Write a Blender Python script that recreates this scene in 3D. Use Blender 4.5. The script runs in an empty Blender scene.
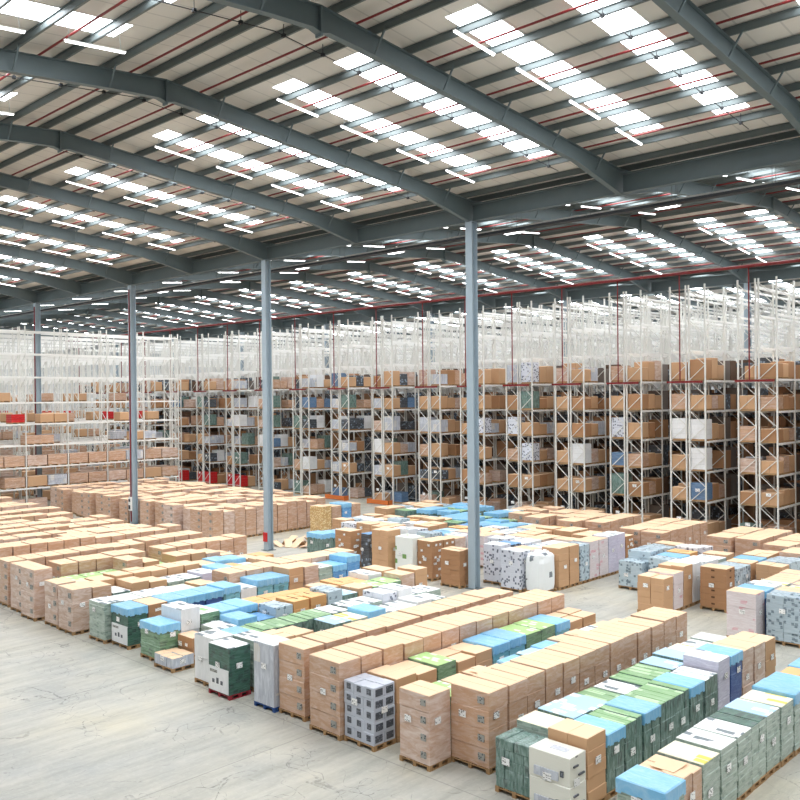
import bpy, math, random
from mathutils import Vector, Matrix
rnd = random.Random(7)
scene = bpy.context.scene
COL = scene.collection

# ------------------------------------------------------------------ helpers
class MB:
    """collects boxes and bars into ONE mesh"""
    def __init__(s): s.v=[]; s.f=[]; s.m=[]; s.mats=[]
    def mi(s, mat):
        if mat not in s.mats: s.mats.append(mat)
        return s.mats.index(mat)
    def quad(s, pts, mat):
        b=len(s.v); s.v+= [tuple(p) for p in pts]; s.f.append(tuple(range(b,b+len(pts)))); s.m.append(s.mi(mat))
    def box(s, x0,x1,y0,y1,z0,z1, mat, top=None, c=0.0, rz=0.0):
        b=len(s.v); cx,cy=(x0+x1)/2,(y0+y1)/2; co,si=math.cos(rz),math.sin(rz)
        def P(x,y,z):
            dx,dy=x-cx,y-cy
            return (cx+dx*co-dy*si, cy+dx*si+dy*co, z)
        base=[P(x0,y0,z0),P(x1,y0,z0),P(x1,y1,z0),P(x0,y1,z0)]
        k=s.mi(mat); kt=s.mi(top or mat)
        if c>0:
            mid=[P(x0,y0,z1-c),P(x1,y0,z1-c),P(x1,y1,z1-c),P(x0,y1,z1-c)]
            tp=[P(x0+c,y0+c,z1),P(x1-c,y0+c,z1),P(x1-c,y1-c,z1),P(x0+c,y1-c,z1)]
            s.v+=base+mid+tp
            s.f.append((b+3,b+2,b+1,b)); s.m.append(k)
            for i in range(4):
                j=(i+1)%4
                s.f.append((b+i,b+j,b+4+j,b+4+i)); s.m.append(k)
                s.f.append((b+4+i,b+4+j,b+8+j,b+8+i)); s.m.append(kt)
            s.f.append((b+8,b+9,b+10,b+11)); s.m.append(kt)
        else:
            s.v+=base+[P(x0,y0,z1),P(x1,y0,z1),P(x1,y1,z1),P(x0,y1,z1)]
            s.f.append((b+3,b+2,b+1,b)); s.m.append(k)
            for i in range(4):
                j=(i+1)%4
                s.f.append((b+i,b+j,b+4+j,b+4+i)); s.m.append(k)
            s.f.append((b+4,b+5,b+6,b+7)); s.m.append(kt)
    def bar(s, p, q, w, h, mat):
        """rectangular bar from p to q, w sideways, h upwards"""
        p=Vector(p); q=Vector(q); d=(q-p).normalized()
        up=Vector((0,0,1)) if abs(d.z)<.98 else Vector((0,1,0))
        r=d.cross(up).normalized()*w/2; u=r.cross(d).normalized()*h/2
        b=len(s.v)
        for o in (p,q):
            s.v+=[tuple(o-r-u),tuple(o+r-u),tuple(o+r+u),tuple(o-r+u)]
        k=s.mi(mat)
        for i in range(4):
            j=(i+1)%4; s.f.append((b+i,b+j,b+4+j,b+4+i)); s.m.append(k)
        s.f.append((b+3,b+2,b+1,b)); s.m.append(k); s.f.append((b+4,b+5,b+6,b+7)); s.m.append(k)
    def tube(s, p, q, r, mat, n=8):
        p=Vector(p); q=Vector(q); d=(q-p).normalized()
        up=Vector((0,0,1)) if abs(d.z)<.98 else Vector((0,1,0))
        a=d.cross(up).normalized()*r; c=a.cross(d).normalized()*r
        b=len(s.v); k=s.mi(mat)
        for o in (p,q):
            for i in range(n):
                t=2*math.pi*i/n; s.v.append(tuple(o+a*math.cos(t)+c*math.sin(t)))
        for i in range(n):
            j=(i+1)%n; s.f.append((b+i,b+j,b+n+j,b+n+i)); s.m.append(k)
        s.f.append(tuple(range(b+n-1,b-1,-1))); s.m.append(k); s.f.append(tuple(range(b+n,b+2*n))); s.m.append(k)
    def mesh(s, name):
        me=bpy.data.meshes.new(name); me.from_pydata(s.v,[],s.f)
        for m in s.mats: me.materials.append(m)
        me.polygons.foreach_set('material_index', s.m); me.update()
        return me

def link(name, me, parent=None, loc=(0,0,0), rz=0.0):
    o=bpy.data.objects.new(name, me); COL.objects.link(o)
    o.location=loc; o.rotation_euler=(0,0,rz)
    if parent: o.parent=parent
    return o
def tag(o, label, cat, group=None):
    o['label']=label; o['category']=cat
    if group: o['group']=group
    return o
def thing(name, label, cat, loc=(0,0,0), rz=0.0, group=None):
    return tag(link(name, None, None, loc, rz), label, cat, group)
def struct(name, me, loc=(0,0,0)):
    o=link(name, me, None, loc); o['kind']='structure'; return o
ORD=['first','second','third','fourth','fifth','sixth','seventh','eighth','ninth','tenth','eleventh','twelfth','thirteenth','fourteenth','fifteenth','sixteenth','seventeenth','eighteenth','nineteenth','twentieth']
NUM=['zero','one','two','three','four','five','six','seven','eight','nine','ten']

# ------------------------------------------------------------------ materials
def srgb(c):
    return tuple(((x/255)/12.92 if x/255<=.04045 else ((x/255+.055)/1.055)**2.4) for x in c)+(1,)
class NT:
    def __init__(s, name):
        s.mat=bpy.data.materials.new(name); s.mat.use_nodes=True
        s.nt=s.mat.node_tree; s.nt.nodes.clear()
        s.out=s.n('ShaderNodeOutputMaterial')
    def n(s, t, **kw):
        x=s.nt.nodes.new(t)
        for k,v in kw.items():
            if k in ('ins',):
                for a,b in v.items():
                    if hasattr(b,'links'): s.nt.links.new(b, x.inputs[a])
                    else: x.inputs[a].default_value=b
            else: setattr(x,k,v)
        return x
    def l(s,a,b): s.nt.links.new(a,b)
    def math(s, op, a, b=0.0, clamp=False):
        x=s.n('ShaderNodeMath', operation=op); x.use_clamp=clamp
        for i,v in enumerate((a,b)):
            if hasattr(v,'links'): s.l(v,x.inputs[i])
            else: x.inputs[i].default_value=v
        return x.outputs[0]
    def mix(s, f, a, b):
        x=s.n('ShaderNodeMix', data_type='RGBA')
        for i,v in ((0,f),(6,a),(7,b)):
            if hasattr(v,'links'): s.l(v,x.inputs[i])
            else: x.inputs[i].default_value=v
        return x.outputs[2]
    def ramp(s, f, stops):
        x=s.n('ShaderNodeValToRGB'); s.l(f,x.inputs[0]); e=x.color_ramp.elements
        while len(e)<len(stops): e.new(.5)
        for i,(p,c) in enumerate(stops):
            e[i].position=p; e[i].color=c if len(c)==4 else tuple(c)+(1,)
        return x.outputs[0]
    def bsdf(s, col, rough=.6, metal=0.0, coat=0.0, **kw):
        b=s.n('ShaderNodeBsdfPrincipled')
        if hasattr(col,'links'): s.l(col,b.inputs['Base Color'])
        else: b.inputs['Base Color'].default_value=col
        if hasattr(rough,'links'): s.l(rough,b.inputs['Roughness'])
        else: b.inputs['Roughness'].default_value=rough
        b.inputs['Metallic'].default_value=metal; b.inputs['Coat Weight'].default_value=coat
        b.inputs['Coat Roughness'].default_value=.25
        s.l(b.outputs[0], s.out.inputs[0]); return b
def BW(a,b): return [(a,(0,0,0,1)),(b,(1,1,1,1))]

def plain(name, c, rough=.6, metal=0.0, var=.08):
    t=NT(name); tc=t.n('ShaderNodeTexCoord')
    no=t.n('ShaderNodeTexNoise', ins={'Vector':tc.outputs['Object'],'Scale':3.0,'Detail':4.0})
    c=srgb(c); d=tuple(x*(1-var*2) for x in c[:3])+(1,)
    t.bsdf(t.mix(no.outputs[0], d, c), rough, metal); return t.mat

def board(name, c, film=0.0, filmc=(225,218,214), marks=None, markc=(60,60,60), mscale=3.0, mthr=.62, rough=.65, coat=0.0, vary=.12, streak=(2,2,14)):
    """cardboard / printed carton, optionally seen through stretch film (whitish film, its streak highlights painted into the colour)"""
    t=NT(name); tc=t.n('ShaderNodeTexCoord'); oi=t.n('ShaderNodeObjectInfo')
    sc=t.n('ShaderNodeVectorMath', operation='ADD'); t.l(tc.outputs['Object'],sc.inputs[0])
    cb=t.n('ShaderNodeCombineXYZ'); r10=t.math('MULTIPLY',oi.outputs['Random'],37.0)
    for i in range(3): t.l(r10,cb.inputs[i])
    t.l(cb.outputs[0],sc.inputs[1]); V=sc.outputs[0]
    c0=srgb(c)
    n1=t.n('ShaderNodeTexNoise', ins={'Vector':V,'Scale':1.3,'Detail':3.0})
    dk=tuple(x*(1-vary*1.6) for x in c0[:3])+(1,); lt=tuple(min(1,x*(1+vary)) for x in c0[:3])+(1,)
    f=t.math('ADD', t.math('MULTIPLY',oi.outputs['Random'],.6), t.math('MULTIPLY',n1.outputs[0],.5), True)
    col=t.mix(f, dk, lt)
    if marks:
        mp=t.n('ShaderNodeMapping', ins={'Vector':V,'Scale':marks})
        vo=t.n('ShaderNodeTexVoronoi', ins={'Vector':mp.outputs[0],'Scale':mscale}); vo.distance='CHEBYCHEV'
        g=t.n('ShaderNodeSeparateColor'); t.l(vo.outputs['Color'],g.inputs[0])
        on=t.math('GREATER_THAN', g.outputs[0], mthr)
        near=t.math('LESS_THAN', vo.outputs['Distance'], .38)
        col=t.mix(t.math('MULTIPLY',on,near), col, srgb(markc))
    rg=rough
    bump=None
    if film>0:
        mp=t.n('ShaderNodeMapping', ins={'Vector':V,'Scale':streak,'Rotation':(.12,.1,0)})
        n2=t.n('ShaderNodeTexNoise', ins={'Vector':mp.outputs[0],'Scale':1.4,'Detail':5.0,'Roughness':.65,'Distortion':.8})
        fm=t.ramp(n2.outputs[0], BW(.42,.72))
        fm=t.math('MULTIPLY', t.math('ADD',fm,.25,True), film)
        col=t.mix(fm, col, srgb(filmc)); bump=n2.outputs[0]  # pale film plus its streak highlights, painted into the base colour
        rg=.38
    b=t.bsdf(col, rg, 0, coat if film==0 else .35)
    if bump is not None:
        bp=t.n('ShaderNodeBump', ins={'Height':bump,'Strength':.25,'Distance':.03}); t.l(bp.outputs[0], b.inputs['Normal'])
    return t.mat

def emit(name, c, s):
    t=NT(name); e=t.n('ShaderNodeEmission', ins={'Color':srgb(c),'Strength':s}); t.l(e.outputs[0],t.out.inputs[0]); return t.mat

def floor_mat():
    t=NT('polished_concrete'); tc=t.n('ShaderNodeTexCoord'); V=tc.outputs['Object']
    n1=t.n('ShaderNodeTexNoise', ins={'Vector':V,'Scale':.18,'Detail':6.0,'Roughness':.6})
    mp=t.n('ShaderNodeMapping', ins={'Vector':V,'Rotation':(0,0,.06),'Scale':(2.4,.3,1)})
    n2=t.n('ShaderNodeTexNoise', ins={'Vector':mp.outputs[0],'Scale':.8,'Detail':9.0,'Roughness':.72})
    col=t.ramp(n1.outputs[0], [(.32,srgb((156,158,155))),(.52,srgb((184,181,169))),(.72,srgb((198,190,166)))])
    st=t.ramp(n2.outputs[0], BW(.40,.66))
    col=t.mix(t.math('MULTIPLY',st,.42), col, srgb((118,118,110)))
    n3=t.n('ShaderNodeTexNoise', ins={'Vector':V,'Scale':7.0,'Detail':6.0,'Roughness':.7})
    col=t.mix(t.math('MULTIPLY',t.ramp(n3.outputs[0],BW(.5,.75)),.22), col, srgb((214,212,202)))
    # curved tyre scuffs: thin contour lines of slow noises, broken up by a mask
    def scuff(scale, seed, w, dist):
        m=t.n('ShaderNodeMapping', ins={'Vector':V,'Location':(seed,seed*1.7,0)})
        a=t.n('ShaderNodeTexNoise', ins={'Vector':m.outputs[0],'Scale':scale,'Detail':1.0,'Distortion':dist})
        return t.math('LESS_THAN', t.math('ABSOLUTE', t.math('SUBTRACT',a.outputs[0],.5)), w)
    m1=t.n('ShaderNodeTexNoise', ins={'Vector':V,'Scale':.55,'Detail':3.0})
    mk=t.ramp(m1.outputs[0], BW(.44,.56))
    m2=t.n('ShaderNodeTexNoise', ins={'Vector':V,'Scale':9.0,'Detail':3.0})
    mk=t.math('MULTIPLY', mk, t.ramp(m2.outputs[0], BW(.38,.6)))
    for sc,sd,w,di in ((.32,3.1,.0032,.6),(.5,17.3,.003,1.2),(.75,41.0,.0045,.3)):
        col=t.mix(t.math('MULTIPLY', t.math('MULTIPLY', scuff(sc,sd,w,di), mk), .55), col, srgb((58,58,60)))
    # saw-cut joints
    sx=t.n('ShaderNodeSeparateXYZ'); t.l(V,sx.inputs[0])
    for ax,per,off in ((0,8.0,2.34),(1,8.0,.3)):
        q=t.math('ABSOLUTE', t.math('SUBTRACT', t.math('PINGPONG', t.math('ADD',sx.outputs[ax],off), per/2), 0.0))
        col=t.mix(t.math('MULTIPLY',t.math('LESS_THAN', q, .018),.5), col, srgb((110,110,108)))
    rg=t.math('ADD', t.math('MULTIPLY',n2.outputs[0],.35), .3)
    t.bsdf(col, rg); return t.mat

def liner_mat():
    t=NT('roof_liner'); tc=t.n('ShaderNodeTexCoord'); sx=t.n('ShaderNodeSeparateXYZ'); t.l(tc.outputs['Object'],sx.inputs[0])
    rib=t.math('LESS_THAN', t.math('PINGPONG', sx.outputs[0], .5), .03)
    no=t.n('ShaderNodeTexNoise', ins={'Vector':tc.outputs['Object'],'Scale':.5,'Detail':4.0})
    c=t.mix(no.outputs[0], srgb((206,200,191)), srgb((222,217,209)))
    t.bsdf(t.mix(t.math('MULTIPLY',rib,.35), c, srgb((140,138,134))), .6); return t.mat
def clad_mat(name,c1,c2,ax):
    t=NT(name); tc=t.n('ShaderNodeTexCoord'); sx=t.n('ShaderNodeSeparateXYZ'); t.l(tc.outputs['Object'],sx.inputs[0])
    rib=t.math('LESS_THAN', t.math('PINGPONG', sx.outputs[ax], .5), .05)
    t.bsdf(t.mix(rib, srgb(c1), srgb(c2)), .6); return t.mat

M=dict(
 floor=floor_mat(), liner=liner_mat(),
 wall=clad_mat('wall_cladding',(205,208,208),(170,174,176),0), wally=clad_mat('wall_cladding_side',(205,208,208),(170,174,176),1),
 steel=plain('painted_blue_grey_steel',(98,112,115),.5,0,.06), colm=plain('pale_blue_grey_column_paint',(166,182,192),.45,0,.05),
 galv=plain('galvanised_purlin_steel',(104,114,114),.5,.2,.08), red=plain('red_sprinkler_pipe_paint',(128,28,30),.5),
 dark=plain('dark_cable_tray',(38,42,46),.6), rackw=plain('cream_rack_steel',(224,224,218),.5,0,.04), beamw=plain('white_rack_beam_steel',(240,240,236),.5,0,.03),
 orange=plain('orange_rack_guard_paint',(210,112,48),.5),
 rooflight=emit('rooflight_glow',(246,250,255),16.0), tube=emit('lamp_tube_glow',(255,255,255),9.0),
 lamp=plain('white_lamp_housing',(225,225,222),.5,0,.02),
 wood=plain('pallet_wood',(176,140,98),.75,0,.15), woodr=plain('red_pallet_paint',(150,40,50),.6), woodb=plain('blue_pallet_paint',(35,75,135),.6),
 paper=board('white_paper_label',(242,242,240),marks=(8,8,30),markc=(90,90,90),mscale=2.0,mthr=.6),
 kraft=board('kraft_carton',(198,158,120),vary=.08), kraftt=board('lit_kraft_carton_top',(234,200,165),vary=.05),  # top copy is paler: overhead light painted into the carton colour
 kraftw=board('filmed_kraft_carton',(188,144,108),film=.5,filmc=(224,206,196),vary=.1,streak=(1.6,1.6,6)), kraftd=board('browner_kraft_carton',(174,130,92),vary=.1),
 kraftp=board('heavily_filmed_carton',(190,152,126),film=.75,filmc=(226,212,204),streak=(1.4,1.4,5)),
 orangek=board('fresh_orange_carton',(214,160,104),vary=.05), orangekt=board('lit_orange_carton_top',(232,182,126),vary=.05),  # same carton twice, the top paler with roof light put into its colour
 yel=board('yellow_mesh_carton',(214,172,104),marks=(2,2,2),markc=(236,214,160),mscale=5,mthr=.35,film=.2),
 tape=plain('carton_seam_tape',(218,184,144),.4), seam=plain('carton_gap_shadow_line',(96,66,44),.8), sq=board('grey_printed_square',(158,158,152),marks=(10,10,10),markc=(80,84,88),mscale=2,mthr=.5),
 green=board('dark_green_print_filmed',(58,96,84),film=.6,filmc=(168,190,184),marks=(2,2,1.0),markc=(36,62,54),mscale=3,mthr=.6,streak=(10,10,2.5)),
 greenl=board('green_print_filmed',(88,132,92),film=.5,filmc=(178,204,180),marks=(1.5,1.5,4),markc=(48,84,60),mscale=2,mthr=.6,streak=(2,2,14)),
 greend=board('deep_green_print',(34,78,60),film=.35,filmc=(120,160,150),marks=(1.5,1.5,2.0),markc=(20,44,36),mscale=3,mthr=.5),
 greyg=board('pale_grey_green_film',(150,170,156),film=.5,filmc=(208,218,210),marks=(2,2,5),markc=(110,134,120),mscale=2,mthr=.55),
 greent=board('grass_green_printed_top',(112,160,96),marks=(.6,2.2,1),markc=(176,208,160),mscale=2,mthr=.55,film=.3,filmc=(200,224,196),streak=(1,6,1)),
 limet=board('lime_green_printed_top',(172,208,136),marks=(1,2,1),markc=(226,236,208),mscale=3,mthr=.45),
 whitet=board('white_printed_top',(238,240,238),marks=(.8,2.0,1),markc=(120,130,134),mscale=2.2,mthr=.68),
 whiteg=board('white_top_green_print',(238,242,234),marks=(.8,1.6,1),markc=(150,196,130),mscale=1.8,mthr=.62),
 creamt=board('cream_printed_top',(240,234,206),marks=(.7,2.2,1),markc=(214,204,96),mscale=2,mthr=.62),
 bluet=board('blue_film_top',(112,186,230),film=.35,filmc=(206,232,246),streak=(2,7,2)),
 blues=board('blue_film_side',(60,140,205),film=.45,filmc=(170,212,240)), bluep=board('pale_blue_printed_top',(178,212,238),marks=(1,2,1),markc=(240,240,240),mscale=2,mthr=.5),
 navy=board('navy_print_side',(36,70,140),film=.3,filmc=(130,170,220)), tealb=board('teal_blue_print',(96,176,196),film=.35,filmc=(206,232,236),marks=(1.5,1.5,1.5),markc=(60,130,140),mscale=2,mthr=.6),
 grey=board('pale_grey_carton',(188,194,206),film=.15,filmc=(220,224,232),vary=.05), dsq=board('dark_printed_square',(58,62,70),marks=(12,12,12),markc=(120,126,138),mscale=2,mthr=.6,film=.2,filmc=(150,156,170)),
 patt=board('white_pattern_print',(216,220,230),marks=(3,3,3),markc=(62,74,98),mscale=2.6,mthr=.5,film=.25,filmc=(232,234,240)),
 pattg=board('blue_grey_pattern_print',(172,192,202),marks=(3,3,3),markc=(60,90,108),mscale=2.4,mthr=.55,film=.45,filmc=(214,224,230)),
 pink=board('pinkish_white_film',(218,204,204),film=.6,filmc=(238,234,236),marks=(1.5,1.5,3),markc=(206,140,150),mscale=2,mthr=.78),
 lilac=board('lilac_film_wrap',(196,192,214),film=.6,filmc=(232,232,244)), white=board('white_film_wrap',(226,228,228),film=.5,filmc=(246,246,248),vary=.04,streak=(5,5,1.5)),
 clear=board('greyish_clear_wrap',(168,174,186),film=.7,filmc=(226,230,236),marks=(1.2,1.2,.7),markc=(206,200,188),mscale=2,mthr=.6,streak=(6,6,1.2)),
 sack=board('white_woven_sack',(232,236,236),marks=(2.2,2.2,2.2),markc=(120,128,134),mscale=1.3,mthr=.84,vary=.03), sackg=board('white_sack_green_print',(232,236,230),marks=(2,2,2.4),markc=(120,160,90),mscale=1.4,mthr=.72,vary=.03),
 cream=board('cream_machine_carton',(226,226,214),marks=(1.2,1.2,2.0),markc=(128,128,128),mscale=1.5,mthr=.78,film=.15,vary=.03),
 black=board('black_print_boxes',(42,44,48),marks=(3,3,3),markc=(140,160,180),mscale=2,mthr=.7,film=.3,filmc=(160,170,180)),
 redbox=plain('red_plastic_tote',(200,30,34),.45), rackdark=board('shade_darkened_brown_goods',(104,78,58),vary=.2),  # brown goods darkened in colour to paint shade deep in the racks
)
# other goods colours; the greyish one is darkened as shade inside the racks
GREYK=board('shade_darkened_greyish_goods',(120,110,102),vary=.2); BLUEK=board('blue_goods_film',(70,110,150),film=.3,filmc=(190,205,220))

# ------------------------------------------------------------------ stock on pallets
pal_cache={}
def pallet_mesh(w,d,mat):
    key=(w,d,mat.name)
    if key in pal_cache: return pal_cache[key]
    b=MB(); hw=w/2+.012; hd=d/2+.012
    for i in range(5):                       # deck boards
        x=-hw+i*(2*hw-.11)/4; b.box(x,x+.11,-hd,hd,.118,.138,mat)
    for x in (-hw,-.05,hw-.10):
        for y in (-hd,-.06,hd-.12): b.box(x,x+.10,y,y+.12,.022,.098,mat)
        b.box(x,x+.10,-hd,hd,0,.022,mat)
    for y in (-hd,-.06,hd-.12): b.box(-hw,hw,y,y+.12,.098,.118,mat)
    pal_cache[key]=b.mesh('wooden_pallet'); return pal_cache[key]

# kind: (look, builder name, side material, top material, grid (nx,ny,nz per metre), extra)
K={
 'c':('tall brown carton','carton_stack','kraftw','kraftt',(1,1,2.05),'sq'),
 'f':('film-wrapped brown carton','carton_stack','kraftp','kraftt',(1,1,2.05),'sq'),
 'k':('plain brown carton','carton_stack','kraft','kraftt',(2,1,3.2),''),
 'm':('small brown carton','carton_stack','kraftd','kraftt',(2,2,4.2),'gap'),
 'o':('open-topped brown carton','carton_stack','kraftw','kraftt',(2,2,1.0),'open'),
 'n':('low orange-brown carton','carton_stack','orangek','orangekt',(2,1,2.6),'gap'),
 'y':('yellow-netted carton','carton_stack','yel','kraftt',(3,2,6),''),
 'x':('pinkish film-wrapped','wrapped_stack','pink','kraftt',(1,1,2),''),
 'l':('lilac film-wrapped','wrapped_stack','lilac','whitet',(2,1,2),''),
 'w':('white film-wrapped','wrapped_stack','white','whitet',(1,1,1.2),''),
 'v':('grey clear-wrapped','wrapped_stack','clear','white',(1,1,.8),''),
 'g':('green-printed box','box_stack','greenl','whiteg',(1,1,7),''),
 'G':('dark green-printed box','box_stack','green','greent',(1,3,2.2),''),
 'e':('white-topped dark green box','box_stack','green','whitet',(1,2,2.2),''),
 'b':('blue-topped green box','box_stack','green','bluet',(1,2,2.2),'cap'),
 'B':('blue film-wrapped box','box_stack','blues','bluet',(1,1,2),'cap'),
 'N':('blue-topped navy box','box_stack','navy','bluet',(1,2,2),'cap'),
 't':('teal-blue printed box','box_stack','tealb','bluet',(1,1,2),'cap'),
 'q':('pale blue topped green box','box_stack','green','bluep',(1,1,2.2),''),
 'Y':('cream-topped green box','box_stack','greyg','creamt',(1,1,7),''),
 'W':('white-topped pale green box','box_stack','greyg','whitet',(1,1,7),''),
 'Q':('pale blue topped grey-green box','box_stack','greyg','bluep',(1,1,7),''),
 'u':('blue-topped grey-green box','box_stack','greyg','bluet',(1,1,7),'cap'),
 'D':('dark green topped grey-green box','box_stack','greyg','greend',(1,2,7),''),
 'L':('lime-topped printed box','box_stack','greenl','limet',(1,1,2),''),
 'T':('green-wrapped slim box','box_stack','green','green',(4,1,4),''),
 'h':('deep green appliance box','box_stack','greend','whitet',(1,1,1.25),'panel'),
 'H':('blue-lidded deep green box','box_stack','greend','bluet',(1,1,1.6),'cappanel'),
 'a':('pale grey electronics box','box_stack','grey','grey',(3,2,3.3),'win'),
 'p':('white patterned box','box_stack','patt','white',(2,2,3),''),
 'P':('blue-grey patterned box','box_stack','pattg','pattg',(2,2,3),''),
 's':('white woven sack','sack','sack','sack',(1,1,1),'sack'),
 'S':('tall white box with green print','box_stack','sackg','sackg',(1,1,1),''),
 'M':('cream machine carton','box_stack','cream','cream',(1,1,1.6),'prints'),
 'z':('blue-topped striped green box','box_stack','greenl','bluet',(1,1,7),'cap'),
 'C':('hand-holed brown carton','carton_stack','kraftd','kraftt',(1,1,3.3),'hole'),
 'K':('black printed box','box_stack','black','blues',(1,1,3),''),
 'O':('orange-brown wrapped carton','carton_stack','kraftd','kraftt',(1,1,3),'tags'),
 'A':('low grey-wrapped slab','wrapped_stack','clear','kraftt',(3,2,3),''),
}
st_cache={}
def stack_mesh(kind,w,d,h,seed):
    key=(kind,w,d,h,seed)
    if key in st_cache: return st_cache[key]
    look,nm,sm,tm,(nx,ny,nzm),ex=K[kind]; sm=M[sm]; tm=M[tm]
    r=random.Random(hash(key) if False else sum(map(ord,kind))*977+int(h*100)*13+seed)
    b=MB(); z0=.14; H=h-z0; hw,hd=w/2,d/2
    if ex=='sack':
        n=10; rings=[]
        prof=[(0,.97),(.12,1.02),(.4,1.03),(.75,1.02),(.9,.97),(.96,.88),(1.0,.70)]
        k=b.mi(sm)
        for zi,(t,s) in enumerate(prof):
            ring=[]
            for i in range(20):
                a=2*math.pi*i/20; ca,sa=math.cos(a),math.sin(a)
                q=(abs(ca)**6+abs(sa)**6)**(-1/6)
                jx=1+r.uniform(-.02,.02)*(1+3*(t>.8))
                ring.append((hw*s*q*ca*jx,hd*s*q*sa*jx,z0+H*t+(r.uniform(-.04,.04) if t>.85 else 0)))
            rings.append(ring)
        for ring in rings: b.v+=ring
        for zi in range(len(rings)-1):
            for i in range(20):
                j=(i+1)%20; o=zi*20
                b.f.append((o+i,o+j,o+20+j,o+20+i)); b.m.append(k)
        o=(len(rings)-1)*20; b.f.append(tuple(range(o,o+20))); b.m.append(k)
        b.f.append(tuple(range(19,-1,-1))); b.m.append(k)
        for i in range(5):                     # loose flaps at the mouth
            a=r.uniform(0,6.28); x=hw*.55*math.cos(a); y=hd*.55*math.sin(a)
            b.bar((x,y,z0+H-.04),(x*1.3,y*1.3,z0+H+.08),.18,.02,sm)
        st_cache[key]=b.mesh('sack'); return st_cache[key]
    nz=max(1,round(H*nzm)); dz=H/nz
    for k in range(nz):
        last=(k==nz-1)
        for i in range(nx):
            for j in range(ny):
                g=.006 if (nx*ny>1) else 0
                x0=-hw+i*w/nx+g; x1=-hw+(i+1)*w/nx-g; y0=-hd+j*d/ny+g; y1=-hd+(j+1)*d/ny-g
                jx,jy=r.uniform(-.012,.012),r.uniform(-.010,.010)
                zt=z0+(k+1)*dz-.004+(r.uniform(-.02,.02) if last and nx*ny>1 else 0)
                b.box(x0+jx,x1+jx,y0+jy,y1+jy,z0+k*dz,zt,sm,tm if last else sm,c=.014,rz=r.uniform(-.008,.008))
                if ex=='win':
                    m=M['dsq']; zc=z0+k*dz
                    cx=(x0+x1)/2+jx; cy=(y0+y1)/2+jy
                    if j==0: b.box(cx-.075,cx+.075,y0+jy-.012,y0+jy,zc+.09,zc+dz-.06,m)
                    if i==nx-1: b.box(x1+jx,x1+jx+.012,cy-.13,cy+.13,zc+.06,zc+dz-.06,m)
        if ex=='sq':
            zc=z0+k*dz; b.box(hw*.45,hw*.78,-hd-.024,-hd+.01,zc+dz*.34,zc+dz*.70,M['sq'])
        if ex=='hole':
            zc=z0+k*dz; b.box(-.07,.07,-hd-.02,-hd+.01,zc+dz*.45,zc+dz*.68,M['seam']); b.box(hw-.01,hw+.02,-.07,.07,zc+dz*.45,zc+dz*.68,M['seam'])
        if ex.endswith('panel') and k==0:
            b.box(-hw+.03,hw-.03,-hd-.03,-hd+.01,z0+.02,z0+H*.52,M['white'])
            for q in range(3): b.box(-.32+.22*q,-.20+.22*q,-hd-.036,-hd-.03,z0+H*.18,z0+H*(.26+.04*(q%2)),M['dsq'])
            b.box(-hw*.8,-hw*.1,-hd-.036,-hd-.03,z0+H*.40,z0+H*.46,M['sq'])
        if ex=='prints':
            zc=z0+k*dz
            b.box(-hw*.75,hw*.45,-hd-.03,-hd,zc+dz*.12,zc+dz*.42,M['clear']); b.box(hw*.55,hw*.7,-hd-.03,-hd,zc+dz*.3,zc+dz*.5,M['dsq'])
            b.box(hw,hw+.03,-hd*.6,-hd*.05,zc+dz*.62,zc+dz*.68,M['dsq']); b.box(hw,hw+.03,0,hd*.7,zc+dz*.28,zc+dz*.34,M['dsq'])
            if last: b.box(-hw*.3,hw*.5,-hd*.25,hd*.35,z0+H-.01,z0+H+.004,M['clear'])
        if ex=='tags':
            for q in range(2):
                y=r.uniform(-hd*.8,hd*.5); b.box(hw,hw+.02,y,y+.14,z0+k*dz+.05,z0+k*dz+.16,M['paper'])
            x=r.uniform(-hw*.8,hw*.5); b.box(x,x+.14,-hd-.02,-hd,z0+k*dz+.05,z0+k*dz+.16,M['paper'])
    zt=h-.003
    if ex in('sq',''):                       # closed flap seam with tape
        if nx==1 and ny==1 and 'raft' in tm.name: b.box(-hw+.05,hw-.05,-.006,.006,zt-.01,zt+.003,M['tape'])
    if ex=='gap' : b.box(-hw*.7,hw*.6,-.01,.012,zt-.01,zt+.004,M['seam'])
    if ex=='open':
        for s in (-1,1):
            b.bar((-hw*.55,s*hd*.30,zt+.015),(hw*.5,s*hd*.36,zt+.03),d*.42,.008,M['kraftt'])
        b.box(-hw*.4,hw*.45,-.03,.02,zt,zt+.006,M['seam'])
    st_cache[key]=b.mesh(nm); return st_cache[key]
cap_cache={}
def cap_mesh(w,d,h,mat):
    key=(w,d,h,mat.name)
    if key in cap_cache: return cap_cache[key]
    b=MB(); hw,hd=w/2+.02,d/2+.02; n=9; dr=.26
    # lid sheet draped over the edges, hem waving
    b.box(-hw,hw,-hd,hd,h-.004,h+.018,mat,c=.02)
    for i in range(n):
        for sx0,sx1,sy0,sy1 in ((-hw+2*hw*i/n,-hw+2*hw*(i+1)/n,-hd-.008,-hd),(hw,hw+.008,-hd+2*hd*i/n,-hd+2*hd*(i+1)/n),(-hw+2*hw*i/n,-hw+2*hw*(i+1)/n,hd,hd+.008)):
            z=h-dr+.025*math.sin(i*1.9+sx0*3)
            b.box(sx0,sx1,sy0,sy1,z,h,mat)
    cap_cache[key]=b.mesh('top_sheet'); return cap_cache[key]
pb=MB(); pb.box(-.11,.11,-.004,.004,-.085,.085,M['paper']); PAPER_F=pb.mesh('paper_label')
pb=MB(); pb.box(-.004,.004,-.11,.11,-.085,.085,M['paper']); PAPER_S=pb.mesh('paper_label')
CATS={'wooden':'pallet load'}
LOADS=[]; COLS=[(-18.34-8*n,y) for n in range(-1,14,2) for y in (32.7,65.9)]
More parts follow.
